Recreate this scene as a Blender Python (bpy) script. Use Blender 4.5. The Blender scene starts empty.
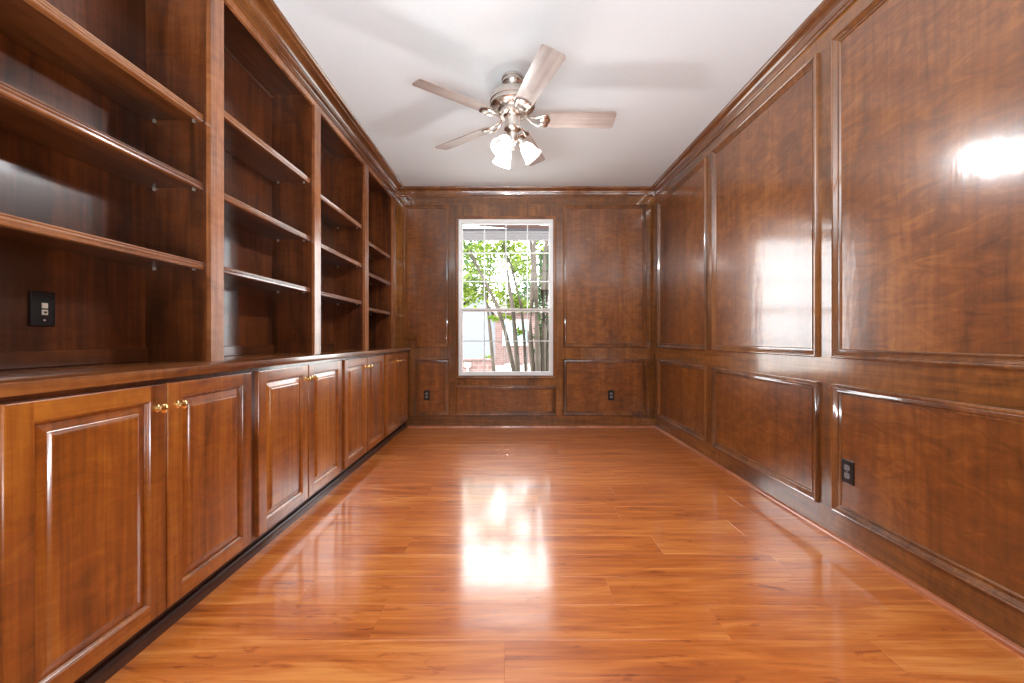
import bpy, bmesh, math, random
from mathutils import Vector, Matrix

random.seed(7)
R = math.radians
scene = bpy.context.scene
C = scene.collection

# ------------------------------------------------------------------ camera
HC = 1.016                       # camera height; room axis is +Y
cam_data = bpy.data.cameras.new('camera')
cam_data.sensor_width = 36.0
cam_data.lens = 14.0
cam_data.shift_x = 1.0 / 1024
cam_data.shift_y = -3.1 / 1024
cam_data.clip_start = 0.02
cam = bpy.data.objects.new('camera', cam_data)
cam.location = (0, 0, HC)
cam.rotation_euler = (R(90), 0, 0)
C.objects.link(cam)
scene.camera = cam

# ------------------------------------------------------------------ world, sun, large lights, exposure
SKY = 9.0
world = bpy.data.worlds.new('sky')
scene.world = world
world.use_nodes = True
wn = world.node_tree
wn.nodes.clear()
w_out = wn.nodes.new('ShaderNodeOutputWorld')
w_bg = wn.nodes.new('ShaderNodeBackground')
w_bg.inputs['Color'].default_value = (0.95, 0.975, 1.0, 1)
w_bg.inputs['Strength'].default_value = SKY
wn.links.new(w_bg.outputs[0], w_out.inputs[0])

def lamp(name, kind, loc, rot=(0, 0, 0), **kw):
    d = bpy.data.lights.new(name, kind)
    for k, v in kw.items():
        setattr(d, k, v)
    o = bpy.data.objects.new(name, d)
    o.location = loc
    o.rotation_euler = rot
    C.objects.link(o)
    return o

# high sun behind the house: lights the garden, kept off the room by the ceiling extended behind the camera
sun = lamp('sun', 'SUN', (-3, -8, 12), energy=5.0, angle=R(1.5), color=(1.0, 0.95, 0.86))
sun.rotation_euler = Vector((-0.30, -0.45, 0.84)).to_track_quat('Z', 'Y').to_euler()
# fill lamp added behind the camera, aimed up to brighten the ceiling
lamp('ceiling_fill', 'AREA', (0.0, -1.3, 0.15), (R(187), 0, 0), shape='RECTANGLE', size=2.6, size_y=1.0,
     energy=455.0, color=(0.84, 0.935, 1.0))
BULB_W = 30.0

scene.view_settings.view_transform = 'Standard'
scene.view_settings.look = 'None'
scene.view_settings.gamma = 1.0
scene.view_settings.use_curve_mapping = False
scene.view_settings.exposure = 0.0
scene.cycles.use_denoising = True
scene.cycles.max_bounces = 10
scene.cycles.diffuse_bounces = 5
scene.cycles.glossy_bounces = 5
scene.cycles.transparent_max_bounces = 16
scene.cycles.sample_clamp_indirect = 4.0
scene.cycles.blur_glossy = 1.0

# ------------------------------------------------------------------ materials
def srgb(r, g, b):
    def f(c):
        c /= 255.0
        return c / 12.92 if c <= 0.04045 else ((c + 0.055) / 1.055) ** 2.4
    return (f(r), f(g), f(b), 1)

class NT:
    def __init__(self, name):
        self.m = bpy.data.materials.new(name)
        self.m.use_nodes = True
        self.t = self.m.node_tree
        self.t.nodes.clear()
        self.out = self.n('ShaderNodeOutputMaterial')
    def n(self, kind, **kw):
        x = self.t.nodes.new(kind)
        for k, v in kw.items():
            setattr(x, k, v)
        return x
    def l(self, a, b):
        self.t.links.new(a, b)
    def math(self, op, a, b=None, clamp=False):
        x = self.n('ShaderNodeMath', operation=op)
        x.use_clamp = clamp
        for i, v in enumerate((a, b)):
            if v is None:
                continue
            if isinstance(v, (int, float)):
                x.inputs[i].default_value = v
            else:
                self.l(v, x.inputs[i])
        return x.outputs[0]
    def ramp(self, fac, stops):
        x = self.n('ShaderNodeValToRGB')
        e = x.color_ramp.elements
        while len(e) < len(stops):
            e.new(0.5)
        for i, (p, c) in enumerate(stops):
            e[i].position = p
            e[i].color = c
        self.l(fac, x.inputs[0])
        return x.outputs[0]
    def noise(self, vec, scale, detail=3, rough=0.5, dist=0.0):
        x = self.n('ShaderNodeTexNoise')
        x.inputs['Scale'].default_value = scale
        x.inputs['Detail'].default_value = detail
        x.inputs['Roughness'].default_value = rough
        x.inputs['Distortion'].default_value = dist
        self.l(vec, x.inputs['Vector'])
        return x.outputs['Fac']
    def mapped(self, vec, scale):
        x = self.n('ShaderNodeMapping')
        x.inputs['Scale'].default_value = scale
        self.l(vec, x.inputs['Vector'])
        return x.outputs[0]
    def coords(self):
        tc = self.n('ShaderNodeTexCoord')
        oi = self.n('ShaderNodeObjectInfo')
        s = self.math('MULTIPLY', oi.outputs['Random'], 23.0)
        v = self.n('ShaderNodeVectorMath', operation='ADD')
        self.l(tc.outputs['Object'], v.inputs[0])
        self.l(s, v.inputs[1])
        return v.outputs[0]

def wood(name, axis, dark, mid, light, rough=0.34, coat=1.0, coat_rough=0.10, figure=0.35, bump=0.05, peel=0.10, ior=1.45, wpos=False, cior=1.75, spread=0.10, streak=0.34, ring=0.06, pa=4, pc=26):
    """stained wood; grain runs along axis"""
    nt = NT(name)
    v = nt.n('ShaderNodeNewGeometry').outputs['Position'] if wpos else nt.coords()
    def sc(al, ac):
        return tuple(al if i == axis else ac for i in range(3))
    fine = nt.noise(nt.mapped(v, sc(1.6, 42)), 1.0, 6, 0.6, 0.3)
    broad = nt.noise(nt.mapped(v, sc(0.5, 3.2)), 1.0, 4, 0.55, 0.6)
    cath = nt.noise(nt.mapped(v, sc(0.55, 2.0)), 1.0, 2, 0.4, 0.4)
    rings = nt.math('PINGPONG', nt.math('MULTIPLY', cath, 15.0), 1.0)
    mottle = nt.noise(nt.mapped(v, sc(15.0, 6.0)), 1.0, 5, 0.68, 1.4)
    a = nt.math('MULTIPLY', fine, streak)
    b = nt.math('MULTIPLY', broad, 0.62 - figure * 0.4)
    c = nt.math('MULTIPLY', nt.math('POWER', rings, 5.0), -ring)
    d = nt.math('MULTIPLY', mottle, figure)
    t = nt.math('ADD', nt.math('ADD', a, b), nt.math('ADD', c, d))
    t = nt.math('DIVIDE', t, streak + 0.62 + figure * 0.6 - ring * 0.33)
    col = nt.ramp(t, [(0.50 - spread, dark), (0.50, mid), (0.50 + spread, light)])
    p = nt.n('ShaderNodeBsdfPrincipled')
    nt.l(col, p.inputs['Base Color'])
    p.inputs['Roughness'].default_value = rough
    p.inputs['IOR'].default_value = ior
    p.inputs['Coat Weight'].default_value = coat
    p.inputs['Coat IOR'].default_value = cior
    p.inputs['Coat Roughness'].default_value = coat_rough
    bp = nt.n('ShaderNodeBump')
    bp.inputs['Strength'].default_value = bump
    bp.inputs['Distance'].default_value = 0.01
    nt.l(fine, bp.inputs['Height'])
    nt.l(bp.outputs[0], p.inputs['Normal'])
    orange = nt.noise(nt.mapped(v, sc(pa, pc)), 1.0, 3, 0.5)
    b2 = nt.n('ShaderNodeBump')
    b2.inputs['Strength'].default_value = peel
    b2.inputs['Distance'].default_value = 0.004
    nt.l(orange, b2.inputs['Height'])
    nt.l(b2.outputs[0], p.inputs['Coat Normal'])
    nt.l(p.outputs[0], nt.out.inputs[0])
    return nt.m

def plain(name, col, rough=0.5, metal=0.0, coat=0.0, noise=0.0, scale=20.0, spec=0.5):
    nt = NT(name)
    p = nt.n('ShaderNodeBsdfPrincipled')
    p.inputs['Base Color'].default_value = col
    p.inputs['Roughness'].default_value = rough
    p.inputs['Metallic'].default_value = metal
    p.inputs['Coat Weight'].default_value = coat
    p.inputs['Specular IOR Level'].default_value = spec
    if noise:
        f = nt.noise(nt.coords(), scale, 4, 0.6)
        lo = tuple(c * (1 - noise) for c in col[:3]) + (1,)
        hi = tuple(min(1, c * (1 + noise)) for c in col[:3]) + (1,)
        nt.l(nt.ramp(f, [(0.3, lo), (0.7, hi)]), p.inputs['Base Color'])
    nt.l(p.outputs[0], nt.out.inputs[0])
    return nt.m

WD = dict(pa=9, pc=15, dark=srgb(88, 51, 19), mid=srgb(123, 74, 29), light=srgb(155, 99, 44))
wall_v = wood('wall_stile_wood', 2, figure=0.30, **WD)
wall_y = wood('wall_rail_wood_y', 1, figure=0.30, **WD)
wall_x = wood('wall_rail_wood_x', 0, figure=0.30, **WD)
panel_w = wood('wall_panel_wood', 2, srgb(87, 48, 20), srgb(125, 71, 28), srgb(160, 100, 44), figure=0.42, coat_rough=0.145, peel=0.22, spread=0.135, streak=0.20, ring=0.055, pa=5, pc=15)
mould_w = wood('moulding_wood', 2, srgb(81, 45, 19), srgb(117, 69, 28), srgb(147, 91, 42), figure=0.2, coat_rough=0.07, cior=2.1)
door_v = wood('door_wood', 2, srgb(96, 47, 12), srgb(148, 80, 22), srgb(188, 117, 41), figure=0.22, coat_rough=0.17, spread=0.125)
door_h = wood('door_rail_wood', 1, srgb(96, 47, 12), srgb(148, 80, 22), srgb(188, 117, 41), figure=0.22, coat_rough=0.17, spread=0.125)
body_w = wood('cabinet_body_wood', 2, srgb(64, 31, 13), srgb(93, 46, 19), srgb(116, 62, 29), figure=0.2)
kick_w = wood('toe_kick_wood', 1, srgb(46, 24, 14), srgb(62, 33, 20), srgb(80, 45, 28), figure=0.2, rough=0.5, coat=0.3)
top_w = wood('countertop_wood', 1, srgb(87, 44, 20), srgb(123, 70, 31), srgb(153, 95, 49), figure=0.18, coat_rough=0.12)
case_v = wood('bookcase_shaded_wood', 2, srgb(63, 31, 12), srgb(94, 47, 19), srgb(122, 67, 31), figure=0.22, coat_rough=0.12, coat=0.6, cior=1.5)  # darker wood: the shade inside the bookcases is put into the colour
face_v = wood('bookcase_face_lit_wood', 2, srgb(112, 63, 33), srgb(152, 93, 53), srgb(181, 118, 72), figure=0.2, coat_rough=0.2, wpos=True, cior=1.55)  # paler copy of the bookcase wood, reflected light put into the colour
shelf_y = wood('shelf_shaded_wood', 1, srgb(55, 27, 11), srgb(82, 42, 17), srgb(107, 58, 26), figure=0.18, coat_rough=0.12, coat=0.6, cior=1.5)  # shelf colour darkened to carry the shade inside the bookcases
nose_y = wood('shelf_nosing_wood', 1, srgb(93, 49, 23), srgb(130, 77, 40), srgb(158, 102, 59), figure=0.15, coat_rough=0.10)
crown_y = wood('crown_wood_y', 1, srgb(78, 42, 17), srgb(113, 64, 28), srgb(141, 90, 44), figure=0.2, coat_rough=0.08, cior=2.0)
crown_x = wood('crown_wood_x', 0, srgb(78, 42, 17), srgb(110, 63, 27), srgb(135, 84, 40), figure=0.2, coat_rough=0.10)
shoe_w = wood('shoe_moulding_wood', 1, srgb(140, 74, 44), srgb(176, 100, 62), srgb(200, 128, 88), figure=0.15, coat_rough=0.12)
hole_m = plain('pin_hole_dark', srgb(24, 12, 7), 0.7, noise=0.2)

def floor_mat():
    nt = NT('laminate_planks')
    tc = nt.n('ShaderNodeTexCoord')
    at = nt.n('ShaderNodeAttribute')
    at.attribute_name = 'plank'
    s = nt.n('ShaderNodeVectorMath', operation='SCALE')
    nt.l(at.outputs['Color'], s.inputs[0])
    s.inputs['Scale'].default_value = 31.0
    v = nt.n('ShaderNodeVectorMath', operation='ADD')
    nt.l(tc.outputs['Object'], v.inputs[0])
    nt.l(s.outputs[0], v.inputs[1])
    v = v.outputs[0]
    fine = nt.noise(nt.mapped(v, (2.2, 60, 1)), 1.0, 6, 0.65, 0.4)
    broad = nt.noise(nt.mapped(v, (1.5, 13, 1)), 1.0, 4, 0.6, 1.0)
    knots = nt.noise(nt.mapped(v, (4.5, 20, 1)), 1.0, 3, 0.6, 1.6)
    kd = nt.math('MULTIPLY', nt.math('SUBTRACT', knots, 0.60, True), 1.3)
    t = nt.math('ADD', nt.math('MULTIPLY', fine, 0.42), nt.math('MULTIPLY', broad, 0.58))
    sep = nt.n('ShaderNodeSeparateColor')
    nt.l(at.outputs['Color'], sep.inputs[0])
    t = nt.math('ADD', t, nt.math('MULTIPLY', nt.math('SUBTRACT', sep.outputs[0], 0.5), 0.07))
    t = nt.math('SUBTRACT', t, kd)
    col = nt.ramp(t, [(0.24, srgb(116, 50, 15)), (0.42, srgb(182, 94, 34)), (0.53, srgb(206, 117, 48)), (0.66, srgb(228, 148, 76))])
    p = nt.n('ShaderNodeBsdfPrincipled')
    nt.l(col, p.inputs['Base Color'])
    p.inputs['Roughness'].default_value = 0.36
    p.inputs['IOR'].default_value = 1.5
    p.inputs['Coat Weight'].default_value = 1.0
    p.inputs['Coat IOR'].default_value = 1.8
    p.inputs['Coat Roughness'].default_value = 0.125
    wob = nt.noise(nt.mapped(v, (5, 9, 1)), 1.0, 2, 0.5)
    b2 = nt.n('ShaderNodeBump')
    b2.inputs['Strength'].default_value = 0.10
    b2.inputs['Distance'].default_value = 0.006
    nt.l(wob, b2.inputs['Height'])
    nt.l(b2.outputs[0], p.inputs['Coat Normal'])
    nt.l(p.outputs[0], nt.out.inputs[0])
    return nt.m
floor_m = floor_mat()

paint_m = plain('ceiling_paint', srgb(225, 229, 230), 0.85, noise=0.015, scale=60)
vinyl_m = plain('white_vinyl', srgb(236, 238, 238), 0.35)
nickel_m = plain('brushed_nickel', srgb(222, 216, 208), 0.25, metal=1.0)
brass_m = plain('polished_brass', srgb(244, 216, 150), 0.16, metal=1.0)
black_m = plain('black_plastic', srgb(22, 22, 24), 0.35)
dark_m = plain('slot_dark', srgb(8, 8, 8), 0.6)
grey_m = plain('receptacle_grey', srgb(120, 122, 126), 0.18, coat=1.0)
jack_m = plain('jack_ivory', srgb(226, 216, 198), 0.4)
pin_m = plain('pin_metal', srgb(200, 190, 178), 0.3, metal=0.7)
chain_m = plain('chain_metal', srgb(210, 205, 198), 0.25, metal=1.0)
blade_m = wood('fan_blade_wood', 0, srgb(136, 119, 110), srgb(157, 141, 133), srgb(173, 160, 152), rough=0.35, coat=0.6, coat_rough=0.2, figure=0.12)

def glass_mat():
    nt = NT('window_glass')
    tr = nt.n('ShaderNodeBsdfTransparent')
    tr.inputs[0].default_value = (0.97, 0.985, 0.98, 1)
    gl = nt.n('ShaderNodeBsdfGlossy')
    gl.inputs['Roughness'].default_value = 0.0
    fr = nt.n('ShaderNodeFresnel')
    fr.inputs[0].default_value = 1.45
    mx = nt.n('ShaderNodeMixShader')
    nt.l(fr.outputs[0], mx.inputs[0])
    nt.l(tr.outputs[0], mx.inputs[1])
    nt.l(gl.outputs[0], mx.inputs[2])
    nt.l(mx.outputs[0], nt.out.inputs[0])
    return nt.m
glass_m = glass_mat()

def shade_mat():
    nt = NT('frosted_shade_glass')
    tr = nt.n('ShaderNodeBsdfTransparent')
    tl = nt.n('ShaderNodeBsdfTranslucent')
    tl.inputs[0].default_value = (0.97, 0.96, 0.94, 1)
    gl = nt.n('ShaderNodeBsdfGlossy')
    gl.inputs['Roughness'].default_value = 0.12
    m1 = nt.n('ShaderNodeMixShader')
    m1.inputs[0].default_value = 0.72
    nt.l(tr.outputs[0], m1.inputs[1])
    nt.l(tl.outputs[0], m1.inputs[2])
    m2 = nt.n('ShaderNodeMixShader')
    m2.inputs[0].default_value = 0.08
    nt.l(m1.outputs[0], m2.inputs[1])
    nt.l(gl.outputs[0], m2.inputs[2])
    nt.l(m2.outputs[0], nt.out.inputs[0])
    return nt.m
shade_m = shade_mat()

def emit_mat(name, col, s):
    nt = NT(name)
    e = nt.n('ShaderNodeEmission')
    e.inputs[0].default_value = col
    e.inputs[1].default_value = s
    nt.l(e.outputs[0], nt.out.inputs[0])
    return nt.m
bulb_m = emit_mat('lit_bulb', (1.0, 0.95, 0.88, 1), 9.0)

def leaf_mat(name, c1, c2):
    nt = NT(name)
    at = nt.n('ShaderNodeAttribute')
    at.attribute_name = 'leaf'
    col = nt.ramp(at.outputs['Fac'], [(0.1, c1), (0.9, c2)])
    d = nt.n('ShaderNodeBsdfDiffuse')
    t = nt.n('ShaderNodeBsdfTranslucent')
    nt.l(col, d.inputs[0])
    nt.l(col, t.inputs[0])
    m = nt.n('ShaderNodeMixShader')
    m.inputs[0].default_value = 0.5
    nt.l(d.outputs[0], m.inputs[1])
    nt.l(t.outputs[0], m.inputs[2])
    nt.l(m.outputs[0], nt.out.inputs[0])
    return nt.m
leaf_a = leaf_mat('leaf_yellow_green', srgb(61, 85, 29), srgb(122, 137, 57))
leaf_b = leaf_mat('leaf_deep_green', srgb(36, 64, 48), srgb(78, 106, 61))
bark_m = plain('bark', srgb(61, 51, 40), 0.8, noise=0.3, scale=12)
ext_white = plain('white_siding', srgb(98, 103, 110), 0.7, noise=0.02)
roof_m = plain('roof_shingle', srgb(130, 124, 122), 0.85, noise=0.15, scale=9)
soffit_m = plain('soffit_paint', srgb(120, 116, 120), 0.7, noise=0.05)
beam_m = plain('beam_stain', srgb(88, 58, 50), 0.6, noise=0.15)
lawn_m = plain('lawn', srgb(96, 116, 66), 0.9, noise=0.35, scale=3)
patio_m = plain('patio_concrete', srgb(186, 182, 176), 0.9, noise=0.1, scale=3)
pane_m = plain('house_pane', srgb(150, 190, 205), 0.1)
seat_m = plain('white_enamel', srgb(235, 236, 236), 0.4)

def brick_mat():
    nt = NT('red_brick')
    tc = nt.n('ShaderNodeTexCoord')
    mp = nt.n('ShaderNodeMapping')
    mp.inputs['Rotation'].default_value = (R(90), 0, 0)
    nt.l(tc.outputs['Object'], mp.inputs[0])
    b = nt.n('ShaderNodeTexBrick')
    b.inputs['Color1'].default_value = srgb(100, 74, 70)
    b.inputs['Color2'].default_value = srgb(116, 88, 84)
    b.inputs['Mortar'].default_value = srgb(128, 118, 114)
    b.inputs['Scale'].default_value = 2.2
    nt.l(mp.outputs[0], b.inputs['Vector'])
    p = nt.n('ShaderNodeBsdfPrincipled')
    p.inputs['Roughness'].default_value = 0.85
    nt.l(b.outputs['Color'], p.inputs['Base Color'])
    nt.l(p.outputs[0], nt.out.inputs[0])
    return nt.m
brick_m = brick_mat()

# ------------------------------------------------------------------ mesh helpers
def tag(o, label=None, cat=None, group=None, kind=None):
    if label: o['label'] = label
    if cat: o['category'] = cat
    if group: o['group'] = group
    if kind: o['kind'] = kind
    return o

def empty(name, loc, label=None, cat=None, group=None, kind=None):
    o = bpy.data.objects.new(name, None)
    o.empty_display_size = 0.1
    o.location = loc
    C.objects.link(o)
    o['_o'] = list(loc)
    return tag(o, label, cat, group, kind)

class MB:
    """collects faces in world coordinates; build() links them as one mesh object"""
    def __init__(self):
        self.v, self.f, self.mi = [], [], []
    def face(self, pts, m=0):
        i = len(self.v)
        self.v += [tuple(p) for p in pts]
        self.f.append(tuple(range(i, i + len(pts))))
        self.mi.append(m)
    def grid(self, rows, closed_u=False, closed_v=False, m=0, flip=False):
        """rows: list of equally long point rings"""
        i0 = len(self.v)
        n = len(rows[0])
        for r in rows:
            self.v += [tuple(p) for p in r]
        R_ = len(rows)
        for a in range(R_ if closed_v else R_ - 1):
            for b in range(n if closed_u else n - 1):
                q = (i0 + a * n + b, i0 + a * n + (b + 1) % n, i0 + ((a + 1) % R_) * n + (b + 1) % n, i0 + ((a + 1) % R_) * n + b)
                self.f.append(q[::-1] if flip else q)
                self.mi.append(m)
        return i0
    def cap(self, i0, n, flip=False, m=0):
        q = tuple(range(i0, i0 + n))
        self.f.append(q[::-1] if flip else q)
        self.mi.append(m)
    def box(self, x0, x1, y0, y1, z0, z1, bev=0.0, m=0, seg=1):
        bm = bmesh.new()
        bmesh.ops.create_cube(bm, size=1.0)
        for v in bm.verts:
            v.co = Vector(((x0 + x1) / 2 + v.co.x * (x1 - x0), (y0 + y1) / 2 + v.co.y * (y1 - y0), (z0 + z1) / 2 + v.co.z * (z1 - z0)))
        if bev > 0:
            bmesh.ops.bevel(bm, geom=bm.edges[:], offset=bev, segments=seg, affect='EDGES', profile=0.5)
        self.add_bm(bm, m)
    def add_bm(self, bm, m=0, mat=None):
        bm.verts.index_update()
        i = len(self.v)
        for v in bm.verts:
            self.v.append(tuple(mat @ v.co) if mat else tuple(v.co))
        for f in bm.faces:
            self.f.append(tuple(i + v.index for v in f.verts))
            self.mi.append(m)
        bm.free()
    def lathe(self, prof, c=(0, 0, 0), axis=(0, 0, 1), n=32, m=0, cap0=False, cap1=False):
        """prof: (radius, height along axis)"""
        q = Vector(axis).normalized().to_track_quat('Z', 'Y')
        c = Vector(c)
        rows = []
        for r, h in prof:
            rows.append([c + q @ Vector((r * math.cos(2 * math.pi * k / n), r * math.sin(2 * math.pi * k / n), h)) for k in range(n)])
        i0 = self.grid(rows, closed_u=True, m=m)
        if cap0: self.cap(i0, n, True, m)
        if cap1: self.cap(i0 + (len(prof) - 1) * n, n, False, m)
    def tube(self, pts, rad, n=10, m=0, flat=1.0):
        pts = [Vector(p) for p in pts]
        if not isinstance(rad, (list, tuple)): rad = [rad] * len(pts)
        rows = []
        up = Vector((0, 0, 1))
        for i, p in enumerate(pts):
            d = (pts[min(i + 1, len(pts) - 1)] - pts[max(i - 1, 0)]).normalized()
            s = d.cross(up)
            if s.length < 1e-3: s = d.cross(Vector((0, 1, 0)))
            s.normalize()
            t = s.cross(d).normalized()
            rows.append([p + s * (rad[i] * math.cos(2 * math.pi * k / n)) + t * (rad[i] * flat * math.sin(2 * math.pi * k / n)) for k in range(n)])
        i0 = self.grid(rows, closed_u=True, m=m)
        self.cap(i0, n, True, m)
        self.cap(i0 + (len(pts) - 1) * n, n, False, m)
    def extrude_y(self, prof, y0, y1, m=0, caps=True):
        """prof: closed loop of (x, z)"""
        a = [(x, y0, z) for x, z in prof]
        b = [(x, y1, z) for x, z in prof]
        i0 = self.grid([a, b], closed_u=True, m=m)
        if caps:
            self.cap(i0, len(prof), True, m)
            self.cap(i0 + len(prof), len(prof), False, m)
    def frame(self, poly, prof, to3, closed=True, m=0):
        """mitred moulding: poly in the plane (counter-clockwise), prof of (inward offset, height)"""
        n = len(poly)
        P = [Vector(p) for p in poly]
        rows = []
        for i in range(n):
            def nrm(a, b):
                d = (b - a).normalized()
                return Vector((-d.y, d.x))
            if closed or 0 < i < n - 1:
                n1, n2 = nrm(P[i - 1], P[i]), nrm(P[i], P[(i + 1) % n])
                off = (n1 + n2) / (1 + n1.dot(n2))
            elif i == 0:
                off = nrm(P[0], P[1])
            else:
                off = nrm(P[-2], P[-1])
            rows.append([to3(P[i].x + off.x * o, P[i].y + off.y * o, h) for o, h in prof])
        self.grid(rows, closed_v=closed, m=m)
    def rects(self, loops, to3, fill=True, mats=None, m=0):
        """nested rectangles (u0,u1,w0,w1,h) joined in order"""
        rows = [[to3(u0, w0, h), to3(u1, w0, h), to3(u1, w1, h), to3(u0, w1, h)] for u0, u1, w0, w1, h in loops]
        for a, b in zip(rows, rows[1:]):
            for k in range(4):
                self.face([a[k], a[(k + 1) % 4], b[(k + 1) % 4], b[k]], m)
        if fill:
            self.face(rows[-1], m)
    def build(self, name, mats, parent=None, origin=None, smooth=35, kind=None, merge=True):
        o_ = Vector(parent['_o'] if parent else (origin or (0, 0, 0)))
        me = bpy.data.meshes.new(name)
        me.from_pydata([tuple(Vector(v) - o_) for v in self.v], [], self.f)
        if not isinstance(mats, (list, tuple)): mats = [mats]
        for mm in mats: me.materials.append(mm)
        me.polygons.foreach_set('material_index', self.mi)
        bm = bmesh.new()
        bm.from_mesh(me)
        if merge: bmesh.ops.remove_doubles(bm, verts=bm.verts, dist=1e-5)
        bmesh.ops.recalc_face_normals(bm, faces=bm.faces)
        bm.to_mesh(me)
        bm.free()
        if smooth:
            me.shade_smooth()
            me.set_sharp_from_angle(angle=R(smooth))
        ob = bpy.data.objects.new(name, me)
        C.objects.link(ob)
        if parent:
            ob.parent = parent
            ob['_o'] = list(parent['_o'])
        else:
            ob.location = o_
            ob['_o'] = list(o_)
        if kind: ob['kind'] = kind
        return ob

def S(o):
    o['kind'] = 'structure'
    return o

# ------------------------------------------------------------------ room dimensions
XR, XL, YB, YF, H = 1.65, -1.66, 4.55, -0.75, 2.732

# floor: planks laid across the room
fl = MB()
PW, PL = 0.1775, 1.225
offs = {0: 0.745, -1: -0.02, 1: 0.40, 2: -0.01, 3: 0.72, 4: -0.02, 5: 0.62}
cols = []
row = -13
def planks(mb):
    y = 1.3417 - 13 * PW
    r = -13
    while y < YB:
        o = offs.get(r, random.uniform(0, PL))
        x = o - 4 * PL
        while x < XR:
            a, b = max(x, XL), min(x + PL, XR)
            c, d = max(y, YF - 0.35), min(y + PW, YB)
            if b - a > 0.005 and d > c:
                tl = random.uniform(-0.0004, 0.0004)
                e = 0.0007
                rnd = (random.random(), random.random(), random.random(), 1)
                top = [(a + e, c + e, 0), (b - e, c + e, 0), (b - e, d - e, 0), (a + e, d - e, 0)]
                bot = [(a, c, -0.0008), (b, c, -0.0008), (b, d, -0.0008), (a, d, -0.0008)]
                mb.face(top); cols.append(rnd)
                for k in range(4):
                    mb.face([bot[k], bot[(k + 1) % 4], top[(k + 1) % 4], top[k]]); cols.append(rnd)
            x += PL
        y += PW
        r += 1
planks(fl)
fo = fl.build('floor', floor_m, smooth=0, kind='structure', merge=False)
ca = fo.data.color_attributes.new('plank', 'FLOAT_COLOR', 'CORNER')
li = 0
for p, c in zip(fo.data.polygons, cols):
    for k in p.loop_indices:
        ca.data[k].color = c
sub = MB()
sub.box(XL - 0.1, XR + 0.1, YF - 0.35, YB + 0.1, -0.2, -0.004)
sub.build('trim_9', plain('subfloor', srgb(90, 70, 55), 0.9, noise=0.1), fo)
fo.children[0].name = 'subfloor'

ce = MB()
ce.box(-2.75, 2.75, -4.5, YB + 0.1, H, H + 0.12)  # carried on unseen behind the camera to block the sun
S(ce.build('ceiling', paint_m, smooth=0))

# ---- walls as grids of stiles, rails and panels
def wall_grid(us, ws, is_panel, is_hole, is_rail, to3):
    mb = MB()
    for a, b in zip(us, us[1:]):
        for c, d in zip(ws, ws[1:]):
            u, w = (a + b) / 2, (c + d) / 2
            if is_hole(u, w): continue
            m = 1 if is_panel(u, w) else 2 if is_rail(w) else 0
            mb.face([to3(a, c, 0), to3(b, c, 0), to3(b, d, 0), to3(a, d, 0)], m)
    return mb

ZT, ZUB, ZLT, ZLB = 2.546, 0.915, 0.783, 0.137
prof = [(0, 0), (0, .011), (.002, .016), (.006, .0195), (.010, .0195), (.0135, .017), (.0145, .014),
        (.0175, .0155), (.0195, .0125), (.0225, .0135), (.0245, .0105), (.0275, .0115), (.0295, .008), (.0325, .0085),
        (.035, .003), (.038, .003), (.040, .0075), (.044, .0075), (.046, .004), (.048, 0)]

# right wall
tR = lambda y, z, h: (XR - h, y, z)
rp = [(3.352, 4.452), (2.134, 3.250), (0.918, 2.037)]
boxes = []
for a, b in rp:
    boxes += [(a, b, ZUB, ZT), (a, b, ZLB, ZLT)]
us = sorted(set([YF, YB] + [v for p in rp for v in p]))
ws = [0, ZLB, ZLT, ZUB, ZT, H]
inb = lambda u, w: any(a < u < b and c < w < d for a, b, c, d in boxes)
rail = lambda w: w < ZLB or ZLT < w < ZUB or w > ZT
wr = S(wall_grid(us, ws, inb, lambda u, w: False, rail, tR).build('wall_right', [wall_v, panel_w, wall_y], smooth=0))
for a, b, c, d in boxes:
    mb = MB()
    mb.frame([(a, c), (b, c), (b, d), (a, d)], prof, tR)
    S(mb.build('panel_moulding', mould_w, wr))
ex = MB(); ex.box(XR + 0.001, XR + 0.12, YF, YB + 0.12, -0.1, H)
S(ex.build('outer_skin', ext_white, wr))

# back wall
tB = lambda x, z, h: (x, YB - h, z)
WX0, WX1, WZ0, WZ1 = -0.600, 0.482, 0.592, 2.380
bpan = [(-1.229, -0.704, 1.007, ZT), (-1.080, -0.704, ZUB, 1.007), (-1.088, -0.704, ZLB, ZLT), (-0.640, 0.514, ZLB, 0.476),
        (0.592, 1.548, ZUB, ZT), (0.592, 1.548, ZLB, ZLT)]
inb2 = lambda u, w: any(a < u < b and c < w < d for a, b, c, d in bpan)
hole = lambda u, w: WX0 < u < WX1 and WZ0 < w < WZ1
us = sorted(set([XL, XR, WX0, WX1] + [v for p in bpan for v in p[:2]]))
ws = sorted(set([0, H, WZ0, WZ1] + [v for p in bpan for v in p[2:]]))
wb = S(wall_grid(us, ws, inb2, hole, lambda w: w < ZLB or w > ZT, tB).build('wall_back', [wall_v, panel_w, wall_x], smooth=0))
polys = [[(-1.229, 1.007), (-1.080, 1.007), (-1.080, ZUB), (-0.704, ZUB), (-0.704, ZT), (-1.229, ZT)]]
for a, b, c, d in bpan[2:]:
    polys.append([(a, c), (b, c), (b, d), (a, d)])
for pl in polys:
    mb = MB()
    mb.frame(pl, prof, tB)
    S(mb.build('panel_moulding', mould_w, wb))
ex = MB()
for x0, x1, z0, z1 in ((XL - .1, WX0, -.1, H), (WX1, XR + .1, -.1, H), (WX0, WX1, -.1, WZ0), (WX0, WX1, WZ1, H)):
    ex.box(x0, x1, YB + 0.001, YB + 0.14, z0, z1)
S(ex.build('outer_skin', ext_white, wb))

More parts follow.
